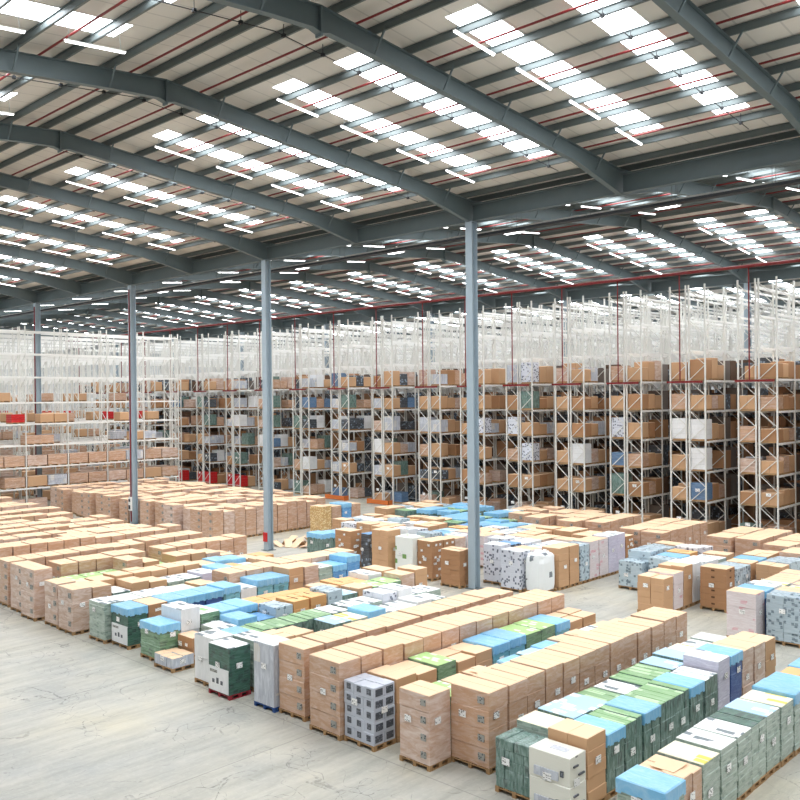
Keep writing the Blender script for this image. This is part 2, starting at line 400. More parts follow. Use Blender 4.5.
def hits_column(x0,x1,y0,y1):
    return any(x0-.3<cx<x1+.3 and y0-.3<cy<y1+.3 for cx,cy in COLS)
def load(xr,yf,kind,w,d,h,label,group,far=False,pal='wood',rz=None,paper=True):
    if hits_column(xr-w,xr,yf,yf+d): return
    LOADS.append((xr,yf,kind,w,d,h,label,group,far,pal,rnd.uniform(-.012,.012),rnd.randrange(3),paper))
PNAME={'carton_stack':'carton_pallet','wrapped_stack':'wrapped_pallet','box_stack':'box_pallet','sack':'sack_pallet'}
def build_load(xr,yf,kind,w,d,h,label,group,far,pal,rz,seed,paper):
    """a stack on its pallet: one thing, near right corner at (xr, yf)"""
    t=thing(PNAME[K[kind][1]],label,'pallet load',(xr-w/2,yf+d/2,0),rz,group)
    link('wooden_pallet',pallet_mesh(w,d,M[pal]),t)
    link(K[kind][1],stack_mesh(kind,w,d,h,seed),t)
    if K[kind][5].startswith('cap'):
        o=link('top_sheet',cap_mesh(w,d,h,M['bluet' if kind not in 't' else 'bluet']),t); o['label']='blue film lid sheet'
    if not far and paper:
        z=.14+(h-.14)*rnd.uniform(.45,.72)
        if K[kind][5]!='sack':
            link('paper_label',PAPER_S,t,(w/2+.030,rnd.uniform(-.12,.12),z))
            link('paper_label',PAPER_F,t,(rnd.uniform(-.3,.05),-d/2-.030,z+rnd.uniform(-.1,.15)))
    return t
def row(xr,y0,pitch,w,seq,phrase,group,far=False,jit=.02,where='from the open floor',**kw):
    """a row of stacks along Y.  seq tokens: kind+height, or '-' to leave a slot empty"""
    y=y0; i=0
    for tok in seq.split():
        if tok=='-': y+=pitch; continue
        rep=1
        if '*' in tok: tok,rep=tok.split('*'); rep=int(rep)
        for _ in range(rep):
            k=tok[0]; h=float(tok[1:])+rnd.choice((0,0,-.02,.02)); h=round(h,2)
            d=round(pitch-.06,2)
            label=f"{K[k][0]} stack, {ORD[min(i,19)]} {where}, {phrase}"
            if len(label.split())>16: label=label.replace(' stack,',',').replace('from the','from')
            assert len(label.split())<=16,label
            load(xr+rnd.uniform(-jit,jit),y+rnd.uniform(0,.02),k,w,d,h,label,group,far,**kw)
            y+=pitch; i+=1
F='from front'
GR='stacks in the front block by the open floor'
def R(xr,seq,phrase,w=1.2,y0=15.85,pitch=.85,**kw): row(xr,y0,pitch,w,seq,phrase,GR,where=F,**kw)
# --- front block, right to left
R(-8.05,'u1.45 o1.42 Y1.45 W1.5 W1.5 D1.5 Q1.5 Y1.5 u1.55 u1.55 n1.5 u1.5*2 Y1.5 u1.5*2','rightmost row',w=1.05,pitch=.88)
R(-10.3,'M1.40','cream pair right of row',w=1.05,y0=16.0,pitch=.72)
R(-10.3,'k1.62 b1.5 G1.5 b1.5 G1.5 G1.5 b1.5 e1.5 l1.8 N1.75 f1.72 f1.72 k1.65','row behind cream machine carton',w=1.05,y0=16.72)
R(-11.4,'T1.26 Y1.45 q1.5 q1.5 G1.45 W1.45 G1.5 G1.5 q1.5 q1.55 Y1.5 W1.5 W1.5','row behind teal slim boxes',w=1.05,y0=16.2)
R(-13.12,'c2.0*13','long carton row left of teal boxes',w=1.2,y0=16.78,pitch=.83)
R(-14.28,'f1.88','short mixed row with lime tops',w=1.02,y0=15.93,pal='wood')
R(-14.42,'L1.62 k1.6 o1.62 f1.5 B1.55 q1.6 B1.6 o1.65 o1.65 w1.6 k1.55 k1.5','row between two long carton rows',w=1.05,y0=16.85)
R(-16.15,'a1.68 k1.68 k1.62 L1.68 k1.6 k1.6 t1.68 t1.68 L1.68 L1.66 t1.66 k1.6*2','row behind grey electronics boxes',w=1.15)
R(-17.38,'c2.1*13','long carton row left of grey electronics',w=1.25,y0=15.75)
R(-19.12,'c2.08*12','long carton row beside clear-wrapped stack',w=1.13,y0=15.98,pitch=.84)
R(-20.34,'v1.98','by long carton row',w=.95,pal='woodb')
R(-20.4,'v1.65 w1.5 e1.5','behind clear-wrapped stack on blue pallet',w=1.0,y0=16.8)
R(-22.18,'h1.6','by clear-wrapped stack, red pallet',w=1.1,y0=15.58,pal='woodr')
R(-22.25,'W1.6 k1.45 k1.45 - q1.5 Y1.42 B1.55 W1.4 W1.4 w1.5 W1.4','row behind deep green appliance box',w=1.1,y0=16.55)
R(-23.4,'w1.62 B1.5 G1.48*4 e1.5*2 W1.5 p1.7 w1.75 W1.45 W1.4','row behind white-wrapped stack',w=1.1)
R(-25.75,'- - W1.15 B1.3 K1.1 P1.42 n1.5*2 P1.6 q1.3 k1.45 L1.4*2 f1.6 k1.72','row with black printed box',w=1.1,y0=15.95)
R(-27.05,'z1.32 w1.76 g1.42 b1.35 b1.35 n1.3 n1.3 n1.25*2 k1.35 n1.4 n1.3 w1.5 k1.6','row of lowest blue-topped green box',w=1.3,y0=16.1)
R(-29.45,'H1.52 O1.5 N1.52*2 N1.5 t1.58 w1.4 t1.6*2 k1.85 f1.8 W1.62 B1.6 B1.88','row behind blue-lidded green box',w=1.2,y0=16.2)
R(-30.85,'W1.52 W1.48 W1.5 W1.5 Y1.45 k1.55','row behind pale green box',w=1.2,y0=16.0)
R(-30.7,'c1.85*8','short carton row by the column',w=1.25,y0=21.6,pitch=.92)
R(-32.88,'f1.8 c1.76 e1.42 k1.66 k1.55 W1.42 e1.45 l1.5 B1.6 n1.5 W1.4 k1.6','row behind wrapped twin carton',w=1.25,y0=15.75)
R(-34.33,'f1.82 k1.62 k1.66 k1.75*2 k1.7*3 f1.6 B1.65 B1.6 k1.5 n1.5','row behind second twin carton',w=1.15,y0=15.8)
R(-36.18,'f2.14 L1.42*4 c1.95 k1.75 L1.4 k1.8*2 f1.7 k1.5','row left of twin cartons, green tops',w=1.3,y0=15.65)
R(-37.75,'f2.1 - c1.95*5 L1.35 c1.95*6','fifth row left of blue-lidded box',w=1.3,y0=15.85)
R(-39.5,'c2.06*8 c2.15*4','leftmost row reaching the open floor',w=1.3,y0=15.95)
# pallets standing in front of the second row of green boxes
load(-25.85,15.84,'A',1.12,.85,.5,'low grey-wrapped slab on a pallet by small orange carton','low pallets at the front edge')
load(-26.05,16.78,'O',.92,.62,.95,'small orange-brown carton stack behind low grey slab','low pallets at the front edge')
# --- rows further left: long runs of cartons
xr=-41.35; idx=0
while xr>-70:
    # only what the picture can show of each row
    tan=math.tan(math.radians(43.63+25.6)); ys=max(16.0, -xr/tan-1.2)
    ys=15.95+math.ceil((ys-15.95)/.86)*.86
    n=int((26.6+rnd.choice((-1,-.4,0,.5,1.2))-ys)/.86); seq=[]; base=rnd.choice((1.9,2.0,2.0,2.1))
    k0=0
    while k0<n:
        run=min(rnd.randint(2,6),n-k0); q=rnd.random()
        if q<.78: seq.append(f'{rnd.choice("cccf")}{base+rnd.choice((0,0,-.1)):.2f}*{run}')
        elif q<.9: seq.append(f'k{base-.35:.2f}*{run}')
        else: run=1; seq.append(rnd.choice(('L1.4','k1.5','-','w1.6')))
        k0+=run
    if n>0: row(xr,ys,.86,1.25,' '.join(seq),f'{ORD[idx]} row left of the open-floor rows','carton stacks in the far left rows',far=True,where='visible from left')
    xr-=1.55 if idx%2 else 1.75; idx+=1
# --- second block, behind the cross aisle, left part
x2=[-47.25,-48.9,-50.4,-52.05,-53.5,-55.0,-57.6,-59.1,-60.7,-62.2,-63.7,-65.2,-66.8,-68.4,-70.0]
for i,x in enumerate(x2):
    far=i>3; n=11 if i<1 else 12
    base=(2.05,1.95,1.85,2.0,2.05)[i%5]
    seq=' '.join(f'{rnd.choice("cfc")}{base+(rnd.choice((0,0,-.15)) if j else 0):.2f}' for j in range(n))
    row(x,32.0+(0,.2,.6,.1,.3)[i%5],.88,1.25,seq,f'{ORD[i]} row left of the yellow-netted cartons','carton stacks beyond the cross aisle',far=far,where='from the aisle')
G2='mixed stacks beyond the cross aisle'
def R2(xr,y0,seq,phrase,w=1.2,pitch=.9,**kw): row(xr,y0,pitch,w,seq,phrase,G2,where='from the aisle',**kw)
R2(-43.9,38.4,'y1.95 c1.9 B1.98 c1.9','row with the yellow-netted carton',w=1.25)
R2(-37.1,32.4,'b1.5 b1.45 P1.45','left of tall tagged carton',w=1.3)
R2(-40.4,37.2,'k1.5 P1.4 e1.4 k1.5','fourth row left of tagged carton',w=1.15)
R2(-38.9,36.6,'p1.5 p1.4 w1.5 k1.4 k1.5','third row left of tagged carton',w=1.2)
R2(-37.5,36.6,'k1.6 f1.5 W1.4 P1.6 n1.4 k1.5 P1.4','seventh row left of white sack')
R2(-35.8,36.2,'k1.6 k1.6 - w1.5 e1.4 k1.6 k1.5 N1.5 b1.5 b1.5','sixth row left of white sack')
R2(-34.2,31.9,'O2.05 - - - - w1.6 p1.5 k1.6*2 - G1.5 b1.6 b1.6 G1.5','behind tall tagged carton')
R2(-33.2,32.3,'K1.95','between tall tagged and layered cartons',w=.6)
R2(-31.5,32.0,'k2.3','standing left of white sack',w=1.2,pitch=1.0)
R2(-32.2,36.3,'P1.6 N1.5 q1.5 n1.6 K1.6 N1.5 t1.5 t1.6 G1.5','row behind layered carton')
R2(-29.95,32.2,'S2.1','between layered and tagged cartons',w=1.2,pitch=1.0)
R2(-28.85,32.5,'O1.98 O1.98 f1.9','right of tall white sack',w=1.0)
R2(-30.4,36.6,'w1.6 x1.7 k1.6 O1.6 p1.6 t1.6 t1.6 q1.5','row behind tall white sack')
R2(-28.9,36.8,'x1.75 f1.7 p1.65 w1.6 P1.6 k1.6 k1.6','row behind orange tagged cartons')
R2(-26.75,32.1,'m1.84','left of nearest blue-grey column',w=1.2)
R2(-27.3,36.4,'p1.8 p1.7 f1.7 k1.7 k1.7 k1.8 n1.7','row behind nearest column',w=1.15)
R2(-25.75,34.0,'p1.95 K1.9 p1.8 w1.8 f1.8 k1.8 - k1.9 k1.9','row just right of nearest column',w=1.05)
R2(-24.1,33.35,'p1.95 x1.9 q1.8 l1.8 W1.8 f1.9 - k1.9 k1.9','tall patterned row',w=1.15)
R2(-22.98,34.95,'k1.98 k1.98 P1.9 x1.95 x1.95 l2.0 l2.0 O1.8','row behind the squat white sack',w=1.0)
load(-23.08,33.6,'s',1.0,1.25,1.85,'squat white woven sack on a pallet beside tan cartons near the racks',G2)
R2(-22.9,42.6,'c2.0*6','tan row before the tall racks',w=1.25)
R2(-21.5,42.4,'c2.0*6','tan twin row before racks',w=1.25)
R2(-27.6,43.6,'c1.9*5','back tan row left of sack')
R2(-26.1,44.2,'c1.9*5','back tan row behind sack')
R2(-20.0,37.3,'P1.35 P1.75 P1.75 P1.7 k1.7','row of blue-grey patterned boxes',w=1.2)
R2(-18.6,37.6,'P1.6 N1.6 n1.7 p1.8 p1.7','right of patterned low crate',w=1.2)
R2(-17.0,33.6,'k1.62 x1.66 k1.85 w1.8 w1.75 w1.7 W1.65 k1.7','row behind gridded brown cartons',w=1.2)
R2(-15.4,36.0,'C1.85 P1.7 P1.7 k1.7 B1.7 k1.75 k1.75','row behind six-layer brown carton',w=1.15)
R2(-18.3,43.4,'c1.95*5','tan row nearer the right racks',w=1.25)
R2(-16.9,43.6,'c1.95*5','tan twin row by right racks',w=1.25)
R2(-12.65,32.2,'x1.85 N1.8 w1.8 Y1.7 x1.7 x1.7 x1.7','pink-white row by right edge',w=1.1)
R2(-11.25,32.75,'P1.85 x1.8 Y1.7 x1.75 x1.7 k1.7','row at the right edge',w=1.25)
R2(-14.0,38.6,'k1.75 P1.75 P1.75 c1.9 c1.9','brown row behind pink-white row',w=1.15)
R2(-15.3,43.0,'c1.9*5','back tan row at far right',w=1.2)

def add_mesh(mb,me,x,y,z,rz):
    co,si=math.cos(rz),math.sin(rz); b=len(mb.v); mi=[mb.mi(m) for m in me.materials]
    for v in me.vertices: mb.v.append((x+v.co.x*co-v.co.y*si,y+v.co.x*si+v.co.y*co,z+v.co.z))
    for p in me.polygons: mb.f.append(tuple(b+i for i in p.vertices)); mb.m.append(mi[p.material_index])
R2(-41.9,42.5,'k1.6 f1.6 P1.5 k1.6 k1.5 k1.6','back row near the orange guards',pitch=.95)
R2(-40.4,43.0,'G1.5 e1.45 k1.6 k1.6 P1.5','second back row near orange guards',pitch=.95)
R2(-38.9,43.6,'b1.6 b1.6 G1.5 b1.5 b1.6 e1.5','back row with blue tops',pitch=.95)
R2(-37.4,44.0,'b1.55 G1.5 b1.6 b1.6 b1.5','second back row with blue tops',pitch=.95)
R2(-34.2,45.0,'b1.6 b1.6 W1.6 k1.6 k1.6','third back row with blue tops',pitch=.95)
R2(-32.2,45.0,'c1.8 k1.7 c1.8 k1.6 c1.8','back row behind layered carton',pitch=.95)
R2(-30.4,44.2,'c1.8 c1.8 k1.7 c1.8 c1.8','back row behind white box',pitch=.95)
R2(-29.0,45.6,'c1.8 c1.8 c1.8 c1.8','last tan row behind tagged cartons',pitch=.95)
LOADS.sort(key=lambda L:math.hypot(L[0],L[1]))
cnt={}; rest=MB()
for L in LOADS:
    nm=K[L[2]][1]; cnt[nm]=cnt.get(nm,0)+1
    if cnt[nm]<=300: build_load(*L)
    else:
        for me in (pallet_mesh(L[3],L[4],M[L[9]]),stack_mesh(L[2],L[3],L[4],L[5],L[11])): add_mesh(rest,me,L[0]-L[3]/2,L[1]+L[4]/2,0,L[10])
o=link('far_carton_pallets',rest.mesh('far_carton_pallets')); o['kind']='stuff'; tag(o,'distant brown carton pallets packed beyond the aisle at left','pallet load')
print('LOADS',cnt)

# torn cardboard beside the second column
for i in range(15):
    b=MB(); s=rnd.uniform(.5,.9)
    b.bar((-s/2,0,.02),(s/2,rnd.uniform(-.2,.2),.3+.1*(i%3)),rnd.uniform(.3,.6),.02,M['kraftt']); b.bar((s/2,0,.3),(s*.75,.1,.04),rnd.uniform(.3,.5),.02,M['kraft'])
    tag(link('cardboard_scrap',b.mesh('cardboard_scrap'),None,(-43.0+.62*(i%5)+rnd.uniform(-.1,.1),34.0+.85*(i//5)+.25*(i%5),0),rnd.uniform(0,3)),'torn cardboard piece in the heap beside the second column','cardboard','torn cardboard heap')

# ------------------------------------------------------------------ the hall
X0,X1=-134.34,13.66; BAY=8.0; FX=[-18.34-BAY*n for n in range(-4,15)]   # portal frames
YV,ZV,HS=32.7,18.65,16.6                # first inner valley, top of rafters there, half span
YR=YV-HS; ZR=ZV+1.55
VAL=[YR-HS,YV,YV+2*HS,YV+4*HS]; RID=[YR,YR+2*HS,YR+4*HS]
def ztop(y):                              # top of rafter
    q=(y-VAL[0])%(2*HS); q=min(q,2*HS-q); return ZV+1.55*q/HS
b=MB(); b.quad([(X0,-12,0),(X1,-12,0),(X1,VAL[3],0),(X0,VAL[3],0)],M['floor']); struct('floor',b.mesh('floor'))
b=MB(); b.box(X0,X1,VAL[3],VAL[3]+.3,0,19.2,M['wall']); struct('wall_back',b.mesh('wall_back'))
b=MB(); b.box(X0-.3,X0,VAL[0],VAL[3],0,20.4,M['wally']); struct('wall_left',b.mesh('wall_left'))
# roof liner with rooflight strips let into it
STR=[(2.05,3.25),(5.25,6.45)]             # along the bay, measured from its left frame
slopes=[]
for r in RID: slopes+= [(r-HS,r,1),(r,r+HS,-1)]
OFF=.26
rl_cache={}
b=MB(); wn=1
for (ya,yb,sg) in slopes:
    lo,hi=(ya+2.6,yb-3.0) if sg>0 else (ya+3.0,yb-2.6)
    for fx in FX[1:]:
        xs=[fx]
        for s0,s1 in STR: xs+=[fx+s0,fx+s1]
        xs.append(fx+BAY)
        for i in range(len(xs)-1):
            segs=[(ya,yb)] if i%2==0 else [(ya,lo),(hi,yb)]
            for (p,q) in segs:
                b.quad([(xs[i],p,ztop(p+1e-6)+OFF),(xs[i],q,ztop(q-1e-6)+OFF),(xs[i+1],q,ztop(q-1e-6)+OFF),(xs[i+1],p,ztop(p+1e-6)+OFF)],M['liner'])
        for s0,s1 in STR:
            key=(ya,)
            if key not in rl_cache:
                m=MB(); w=s1-s0
                m.quad([(0,lo,ztop(lo)+OFF+.02),(0,hi,ztop(hi)+OFF+.02),(w,hi,ztop(hi)+OFF+.02),(w,lo,ztop(lo)+OFF+.02)],M['rooflight'])
                rl_cache[key]=m.mesh('rooflight')
            struct(f'window_{wn}',rl_cache[key],(fx+s0,0,0)); wn+=1
struct('ceiling',b.mesh('ceiling'))
# purlins
tn=1
for (ya,yb,sg) in slopes:
    for k in range(11):
        y=(yb-.55-1.55*k) if sg>0 else (ya+.55+1.55*k)
        if ya>60 and k%2: continue
        z=ztop(y)+.12
        m=MB(); m.box(X0,X1,y-.012,y+.012,z-.11,z+.11,M['galv']); m.box(X0,X1,y-.05,y+.012,z+.09,z+.115,M['galv']); m.box(X0,X1,y-.012,y+.06,z-.115,z-.10,M['galv'])
        struct(f'trim_{tn}',m.mesh('purlin')); tn+=1
# rafters
def rafter_mesh(r):
    m=MB(); st=M['steel']
    def half(s):
        ys=[0,.3,1.6,13.0,HS]; 
        dep=[.78,.66,.62,.62,1.05]
        pts=[(r+s*y,ztop(r+s*y-s*1e-6 if y>0 else r)) for y in ys]
        for (y0,z0),(y1,z1),d0,d1 in zip(pts,pts[1:],dep,dep[1:]):
            m.quad([(-.008,y0,z0),(-.008,y1,z1),(-.008,y1,z1-d1),(-.008,y0,z0-d0)],st); m.quad([(.008,y0,z0),(.008,y1,z1),(.008,y1,z1-d1),(.008,y0,z0-d0)],st)
            m.bar((0,y0,z0-.01),(0,y1,z1-.01),.24,.022,st); m.bar((0,y0,z0-d0),(0,y1,z1-d1),.24,.022,st)
    half(1); half(-1)
    m.box(-.13,.13,r-.03,r+.03,ZR-.86,ZR-.02,st)      # apex plates
    return m.mesh('roof_rafter')
RM=[rafter_mesh(r) for r in RID]
SPAN=['near','middle','far']
m=MB(); m.bar((.10,-.0,-.60),(.55,0,.10),.05,.05,M['steel']); BRACE=m.mesh('brace')
for si,r in enumerate(RID):
    nb=0
    for i,fx in enumerate(FX):
        if i<2: continue
        o=tag(link('roof_rafter',RM[si],None,(fx,0,0)),f'long blue-grey steel roof rafter of the {SPAN[si]} span, {ORD[i-2]} from the right','roof beam',f'steel rafters of the {SPAN[si]} roof span')
        if si==0 and 2<=i<=9 or si==1 and 3<=i<=8:
            for k in range(1,11,2):
                for s in (1,-1):
                    y=r+s*(.55+1.55*k)
                    if y<YR-10: continue
                    c=link('brace',BRACE,o,(0,y,ztop(y)))
                    c2=link('brace',BRACE,o,(0,y,ztop(y)),math.pi)
# valley beams and columns
for vi,yv in enumerate(VAL[1:3]):
    m=MB(); zb=ZV-1.0
    for a,c in zip(FX,FX[1:]): pass
    for i,fx in enumerate(FX[:-1]):
        bm=MB(); L0,L1=-BAY+.13,-.13
        bm.box(L0,L1,-.01,.01,zb+.02,ZV-.22,M['steel']); bm.box(L0,L1,-.15,.15,zb,zb+.025,M['steel']); bm.box(L0,L1,-.15,.15,ZV-.24,ZV-.21,M['steel'])
        if i==0: VM=bm.mesh('valley_beam')
        tag(link('valley_beam',VM,None,(fx,yv,0)),f'deep blue-grey valley beam, {ORD[i]} bay from right, {"first" if vi==0 else "second"} column line','roof beam',f'valley beams {NUM[vi+1]}')
def column_mesh():
    m=MB(); s=M['colm']; h=ZV-1.0
    m.box(-.20,.20,-.21,-.185,.03,h,s); m.box(-.20,.20,.185,.21,.03,h,s); m.box(-.012,.012,-.185,.185,.03,h,s)
    m.box(-.19,.19,-.185,.185,h-.03,h,s)
    return m.mesh('shaft')
CM=column_mesh()
m=MB(); m.box(-.32,.32,-.32,.32,0,.03,M['steel']); BPM=m.mesh('base_plate')
m=MB(); m.tube((.05,-.26,.3),(.05,-.26,17.3),.05,M['red']); DRP=m.mesh('riser_pipe')
m=MB(); m.box(-.16,.16,-.30,-.215,.55,1.1,M['redbox']); ALR=m.mesh('hose_box')
m=MB(); m.box(-.16,.16,-.36,-.22,1.1,2.1,M['lamp']); m.box(-.12,.12,-.37,-.36,1.2,1.5,M['dark']); m.box(-.12,.12,-.37,-.36,1.75,1.95,M['dark']); CBX=m.mesh('control_box')
names={1:'nearest tall column right of centre',3:'second tall column, left of centre',5:'third tall column carrying a red pipe',7:'leftmost tall column amid the white racking'}
for vi,yv in enumerate(VAL[1:3]):
    for n in range(-1,14,2):
        fx=-18.34-BAY*n
        lab=('pale blue-grey steel '+names[n]) if (vi==0 and n in names) else f'blue-grey steel column, {ORD[(n+1)//2]} from right, {"first" if vi==0 else "second"} line'
        t=thing('steel_column',lab,'column',(fx,yv,0),0,'steel columns')
        link('shaft',CM,t); link('base_plate',BPM,t)
        if vi==0 and n in (5,7): o=link('riser_pipe',DRP,t); o['label']='dark red riser pipe'
        if vi==0 and n==3: link('hose_box',ALR,t)
        if vi==0 and n in (5,7): link('control_box',CBX,t)
# cable tray and pipes below the valley
m=MB(); m.box(X0,X1,-.18,.18,-.03,0,M['dark']); m.box(X0,X1,-.19,-.17,-.03,.09,M['dark']); m.box(X0,X1,.17,.19,-.03,.09,M['dark']); m.tube((X0,0,.05),(X1,0,.05),.05,M['dark'])
x=X0+2
while x<X1:
    m.box(x-.008,x+.008,-.19,-.175,0,1.85,M['galv']); m.box(x-.008,x+.008,.175,.19,0,1.85,M['galv']); x+=BAY/2
tag(link('cable_tray',m.mesh('cable_tray'),None,(0,YV+.75,17.05)),'long dark cable tray running just under the valley beam','cable tray')
m=MB(); m.box(X0,X1,-.08,.08,0,.08,M['lamp']); tag(link('cable_trunking',m.mesh('cable_trunking'),None,(0,YV+1.35,17.3)),'slim pale cable trunking beside the dark cable tray','cable trunking')
pn=0
for si,(ya,yb,sg) in enumerate(slopes[:4]):
    for k in range(5):
        y=(yb-1.35-3.06*k) if sg>0 else (ya+1.35+3.06*k)
        z=ztop(y)+.02
        t=thing('sprinkler_pipe',f'thin red sprinkler pipe under the roof, {ORD[k]} from ridge, {("camera-side slope","slope down to the near columns","slope beyond the near columns","slope over the tall racks")[si]}','pipe',(0,y,z),0,'sprinkler range pipes under the roof')
        m=MB(); m.tube((X0,0,0),(X1,0,0),.036,M['red'],6); link('pipe_run',m.mesh('pipe_run'),t)
# thin conduits running down the slopes beside the rooflights
m=MB()
for (p,q) in ((2.0,YR),(YR,YV-1.6)):
    m.bar((0,p,ztop(p)-.10),(0,q,ztop(q)-.10),.022,.022,M['dark'])
k=2.5
while k<YV-2:
    m.box(-.05,.05,k-.05,k+.05,ztop(k)-.15,ztop(k)-.05,M['dark']); m.box(-.008,.008,k-.008,k+.008,ztop(k)-.06,ztop(k)+.24,M['dark']); k+=1.55
CD=m.mesh('conduit')
for i,fx in enumerate(FX[2:12]):
    tag(link('conduit',CD,None,(fx+6.0,0,0)),f'thin dark conduit with clips under the near roof, {ORD[i]} bay from right','conduit','conduits under the near roof')
# strip lights
m=MB(); m.box(-.045,.045,-.95,.95,0,.04,M['lamp']); LH=m.mesh('housing')
m=MB(); m.box(-.028,.028,-.92,.92,-.03,0,M['tube']); LT=m.mesh('tube')
m=MB(); 
for y in (-.8,.8): m.box(-.004,.004,y-.004,y+.004,.04,.45,M['galv'])
LR=m.mesh('hanger')
sl_names=['camera-side slope','near far slope','slope beyond columns','slope over racks']
for si,(ya,yb,sg) in enumerate(slopes[:4]):
    for bi,fx in enumerate(FX[3:15]):
        for k in range(4):
            y=(yb-3.8-3.0*k) if sg>0 else (ya+3.8+3.0*k)
            z=ztop(y)-.3; sl=math.atan(1.55/HS)*sg
            t=thing('strip_light',f'slim white strip light, {ORD[k]} from ridge, {ORD[bi]} bay from right, {sl_names[si]}','ceiling light',(fx+2.5,y,z),0,'strip lights under the roof')
            t.rotation_euler=(sl,0,0)
            link('housing',LH,t); link('tube',LT,t); link('hanger',LR,t)
# a few round high-bay lamps over the aisle
m=MB(); m.box(-.55,.55,-.16,.16,0,.08,M['lamp']); m.box(-.5,.5,-.13,.13,-.012,0,M['tube'])
for x in (-.45,.45): m.box(x-.006,x+.006,-.006,.006,.08,ztop(YV+1.9)-17.2+.24,M['galv'])
HB=m.mesh('high_bay_lamp')
for i,(x) in enumerate((-17.2,-25.2,-33.2,-41.2,-49.2,-57.2)):
    tag(link('high_bay_lamp',HB,None,(x,YV+1.9,17.2)),f'broad white lamp panel beyond the column line, {ORD[i]} from the right','ceiling light','lamp panels beyond the column line')

# ------------------------------------------------------------------ racking
LEV=[.22,2.35,4.3,6.25,8.2,10.15,12.1,14.05,15.8]; RH=16.3; BL=2.9
def frame_mesh(H,wd=1.08):
    m=MB(); s=M['rackw']; p=.046
    for x in (-wd/2,wd/2): m.box(x-p,x+p,-.04,.04,0,H,s)
    z=.35; k=0
    while z<H-1.0:
        a,c=(-wd/2,wd/2) if k%2==0 else (wd/2,-wd/2)
        m.bar((a,0,z),(c,0,z+.98),.03,.045,s); z+=.98; k+=1
    m.bar((-wd/2,0,.25),(wd/2,0,.25),.03,.045,s)
    return m.mesh('upright_frame')
def beam_mesh(y1,d=.13):
    m=MB(); m.box(-.03,.03,0,y1,-d,0,M['beamw']); return m.mesh('shelf_beam')
FM=frame_mesh(RH); NB=14
BM=beam_mesh(BL*NB)
m=MB(); m.box(-.15,.15,-.004,.004,-.1,.1,M['paper']); TAGM=m.mesh('bay_sign')
m=MB(); m.tube((0,0,0),(0,0,6.95),.045,M['red'],6); RD=m.mesh('drop_pipe')
RX=[-16.35,-20.82,-25.3,-29.75,-34.2,-38.62,-43.15,-47.68,-53.1,-58.6,-64.1,-69.6,-75.1,-80.6,-86.1,-91.6,-97.1,-102.6,-108.1]
Y0R=53.5
for ri,x in enumerate(RX):
    t=thing('pallet_rack',f'tall cream double pallet rack end-on behind the stacks, {ORD[ri]} from the right','pallet rack',(x,Y0R,0),0,'tall racks facing the stacks')
    for s in (-1,1):
        for k in range(NB+1):
            link('upright_frame',FM,t,(s*.64,BL*k,0))
        for xx in (s*.64-.54,s*.64+.54):
            for z in LEV[1:]:
                if NB>0: link('shelf_beam',BM,t,(xx,0,z))
    link('bay_sign',TAGM,t,(.64,-.06,3.1)); 
    link('bay_sign',TAGM,t,(-.64,-.06,1.2))
# red sprinkler main along the rack tops with a drop to each rack
t=thing('sprinkler_main','dark red sprinkler main along the rack tops with vertical drops','pipe',(0,Y0R-.35,0))
m=MB(); m.tube((-112,0,17.05),(-8,0,17.05),.10,M['red']); link('main_pipe',m.mesh('main_pipe'),t)
for x in RX:
    link('drop_pipe',RD,t,(x-.35,0,10.1))
    m=MB(); m.box(-1.25,1.15,-.04,.04,-.07,.07,M['red']); link('cross_pipe',m.mesh('cross_pipe'),t,(x,0,10.05))

# goods on the racks
def goods_mesh(kind,h,w,d):
    m=MB(); r=random.Random(h*100+ord(kind)); z=.12
    for y in (-d/2,0-.05,d/2-.1): m.box(-w/2,w/2,y,y+.1,0,.1,M['wood'])
    m.box(-w/2,w/2,-d/2,d/2,.1,.12,M['wood'])
    if kind=='k':
        n=3 if h<1 else 4
        for i in range(2): m.box(-w/2+i*w/2+.005,-w/2+(i+1)*w/2-.005,-d/2,d/2,z,h,M['kraft'],M['kraftt'],c=.02)
    elif kind=='d': m.box(-w/2,w/2,-d/2,d/2,z,h,M['kraftd'],M['kraftt'],c=.02)
    else:
        mt={'w':M['white'],'p':M['patt'],'b':BLUEK,'g':M['green'],'r':M['redbox'],'x':M['kraftp'],'K':M['black'],'v':M['clear'],'n':M['kraftw']}[kind]
        for i in range(4): m.box(-w/2+.01*(i%2),w/2-.01*(i%2),-d/2,d/2,z+(h-z)*i/4,z+(h-z)*(i+1)/4-.006,mt,c=.01)
    return m.mesh('goods')
gm={}
GN={'k':'brown carton load','d':'dark brown carton load','w':'white boxed load','p':'white patterned load','b':'blue-wrapped load','g':'green printed load','r':'red plastic tote load','x':'pinkish wrapped carton load','K':'dark mixed load','v':'grey clear-wrapped load','n':'film-wrapped brown load'}
GOODS=[]
def good(kind,h,w,d,loc,label,group,rz=0):
    if hits_column(loc[0]-w/2,loc[0]+w/2,loc[1]-d/2,loc[1]+d/2): return
    assert len(label.split())<=16,label
    key=(kind,h,w,d)
    if key not in gm: gm[key]=goods_mesh(*key)
    GOODS.append((math.hypot(loc[0],loc[1])+(8 if ' left half, ' in label and 'front' not in label else 0)+(2 if 'back' in label else 0),kind,gm[key],loc,label,group))
LN=['floor','first','second','third','fourth','fifth']
